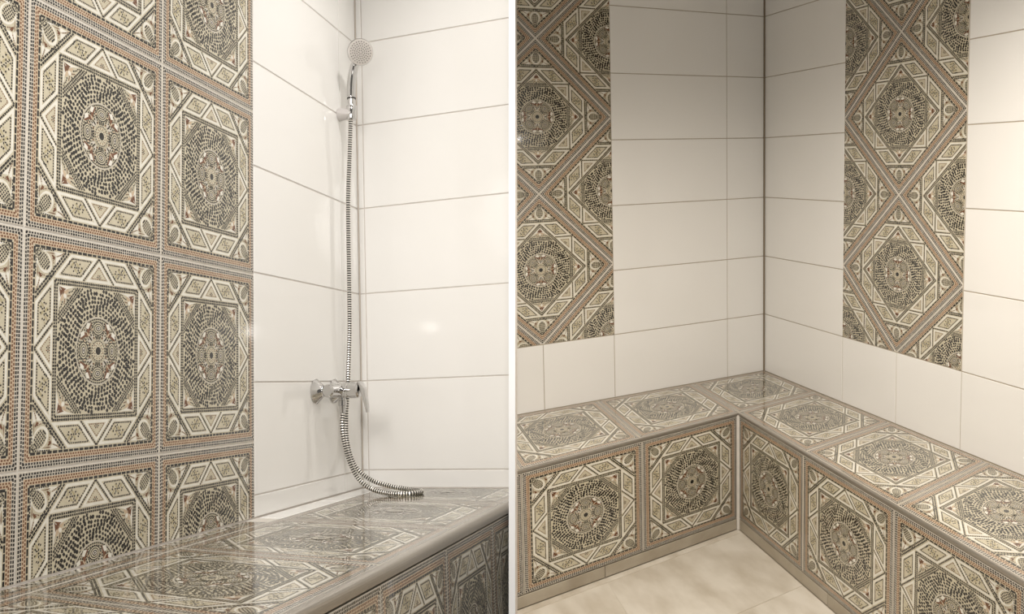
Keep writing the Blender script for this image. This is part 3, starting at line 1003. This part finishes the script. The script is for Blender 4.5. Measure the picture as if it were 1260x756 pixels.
rings = [(0.022, 6), (0.046, 12), (0.070, 18), (0.094, 20), (0.118, 24)]
for r, n in rings:
    for k in range(n):
        a = 2 * math.pi * k / n + r * 9
        c = Vector((0.028, r * math.cos(a), r * math.sin(a)))
        vv, ff = lathe(sc([(0, 0.0058), (0.005, 0.005), (0.005, 0.0)]), 6)
        b = len(nv)
        nv += [tuple(dm_ @ (Vector(p) + c * U)) for p in vv]
        nf += [[i + b for i in q] for q in ff]
noz = obj('nozzles', nv, nf, M_DARK, face)
noz['kind'] = 'stuff'

# shower hose: hangs from the handle, loops onto the bench and returns to the tap
hose = empty('shower_hose', frame_at(0.50, 0.10, ZB_L))
tag(hose, 'ribbed steel shower hose hanging from the hand shower and looping onto the bench', 'hose')
def ABZ(a, b, z): return DL[0] * a + DL[1] * b + Vector((0, 0, z))
HR = 0.0265
cp = [ABZ(0.50, 0.152, 3.95), ABZ(0.50, 0.128, 3.5), ABZ(0.50, 0.10, 2.97), ABZ(0.50, 0.098, 2.15), ABZ(0.50, 0.095, 1.60), ABZ(0.50, 0.078, 1.25),
      ABZ(0.50, 0.062, 0.94), ABZ(0.52, 0.045, 0.62), ABZ(0.50, 0.045, 0.34), ABZ(0.46, 0.115, 0.09), ABZ(0.42, 0.275, -0.06), ABZ(0.41, 0.52, -0.135),
      ABZ(0.42, 0.76, ZB_L + HR), ABZ(0.50, 0.905, ZB_L + HR), ABZ(0.64, 0.955, ZB_L + HR), ABZ(0.76, 0.90, ZB_L + HR), ABZ(0.80, 0.78, ZB_L + HR), ABZ(0.78, 0.60, ZB_L + HR + 0.01),
      ABZ(0.76, 0.42, -0.115), ABZ(0.78, 0.30, -0.02), ABZ(0.84, 0.235, 0.14), ABZ(0.91, 0.205, 0.34), ABZ(0.95, 0.197, 0.52), ABZ(0.953, 0.205, 0.67)]
inv = hose.matrix_world.inverted()
pts = catmull([inv @ left2world(p) for p in cp], 24)
# resample evenly
cum = [0.0]
for i in range(1, len(pts)): cum.append(cum[-1] + (pts[i] - pts[i - 1]).length)
STEP = 0.0066 / 4
N = int(cum[-1] / STEP)
N -= N % 4
rp, j = [], 0
for i in range(N + 1):
    s = cum[-1] * i / N
    while j < len(cum) - 2 and cum[j + 1] < s: j += 1
    t = (s - cum[j]) / max(1e-9, cum[j + 1] - cum[j])
    rp.append(pts[j].lerp(pts[j + 1], t))
radii = [U * HR * (0.70 if i % 4 == 0 else 1.0 if i % 4 == 2 else 0.94) for i in range(N + 1)]
v, f = tube(rp, radii, 12, True)
mi = []
for i in range(N):
    mi += [1 if i % 4 in (0, 3) else 0] * 12
mi += [0, 0]
tb = obj('hose_coil', v, f, [M_STEEL, M_DARK], hose, mi)
# end fitting under the handle
v, f = lathe(sc([(-0.16, 0.030), (-0.15, 0.037), (-0.085, 0.037), (-0.075, 0.030)]), 16, 'z')
m = inv @ frame_at(0.50, 0.155, 4.075)
smoothed(obj('hose_nut', xf(v, m), [q[::-1] for q in f], M_CHROME, hose), 30)
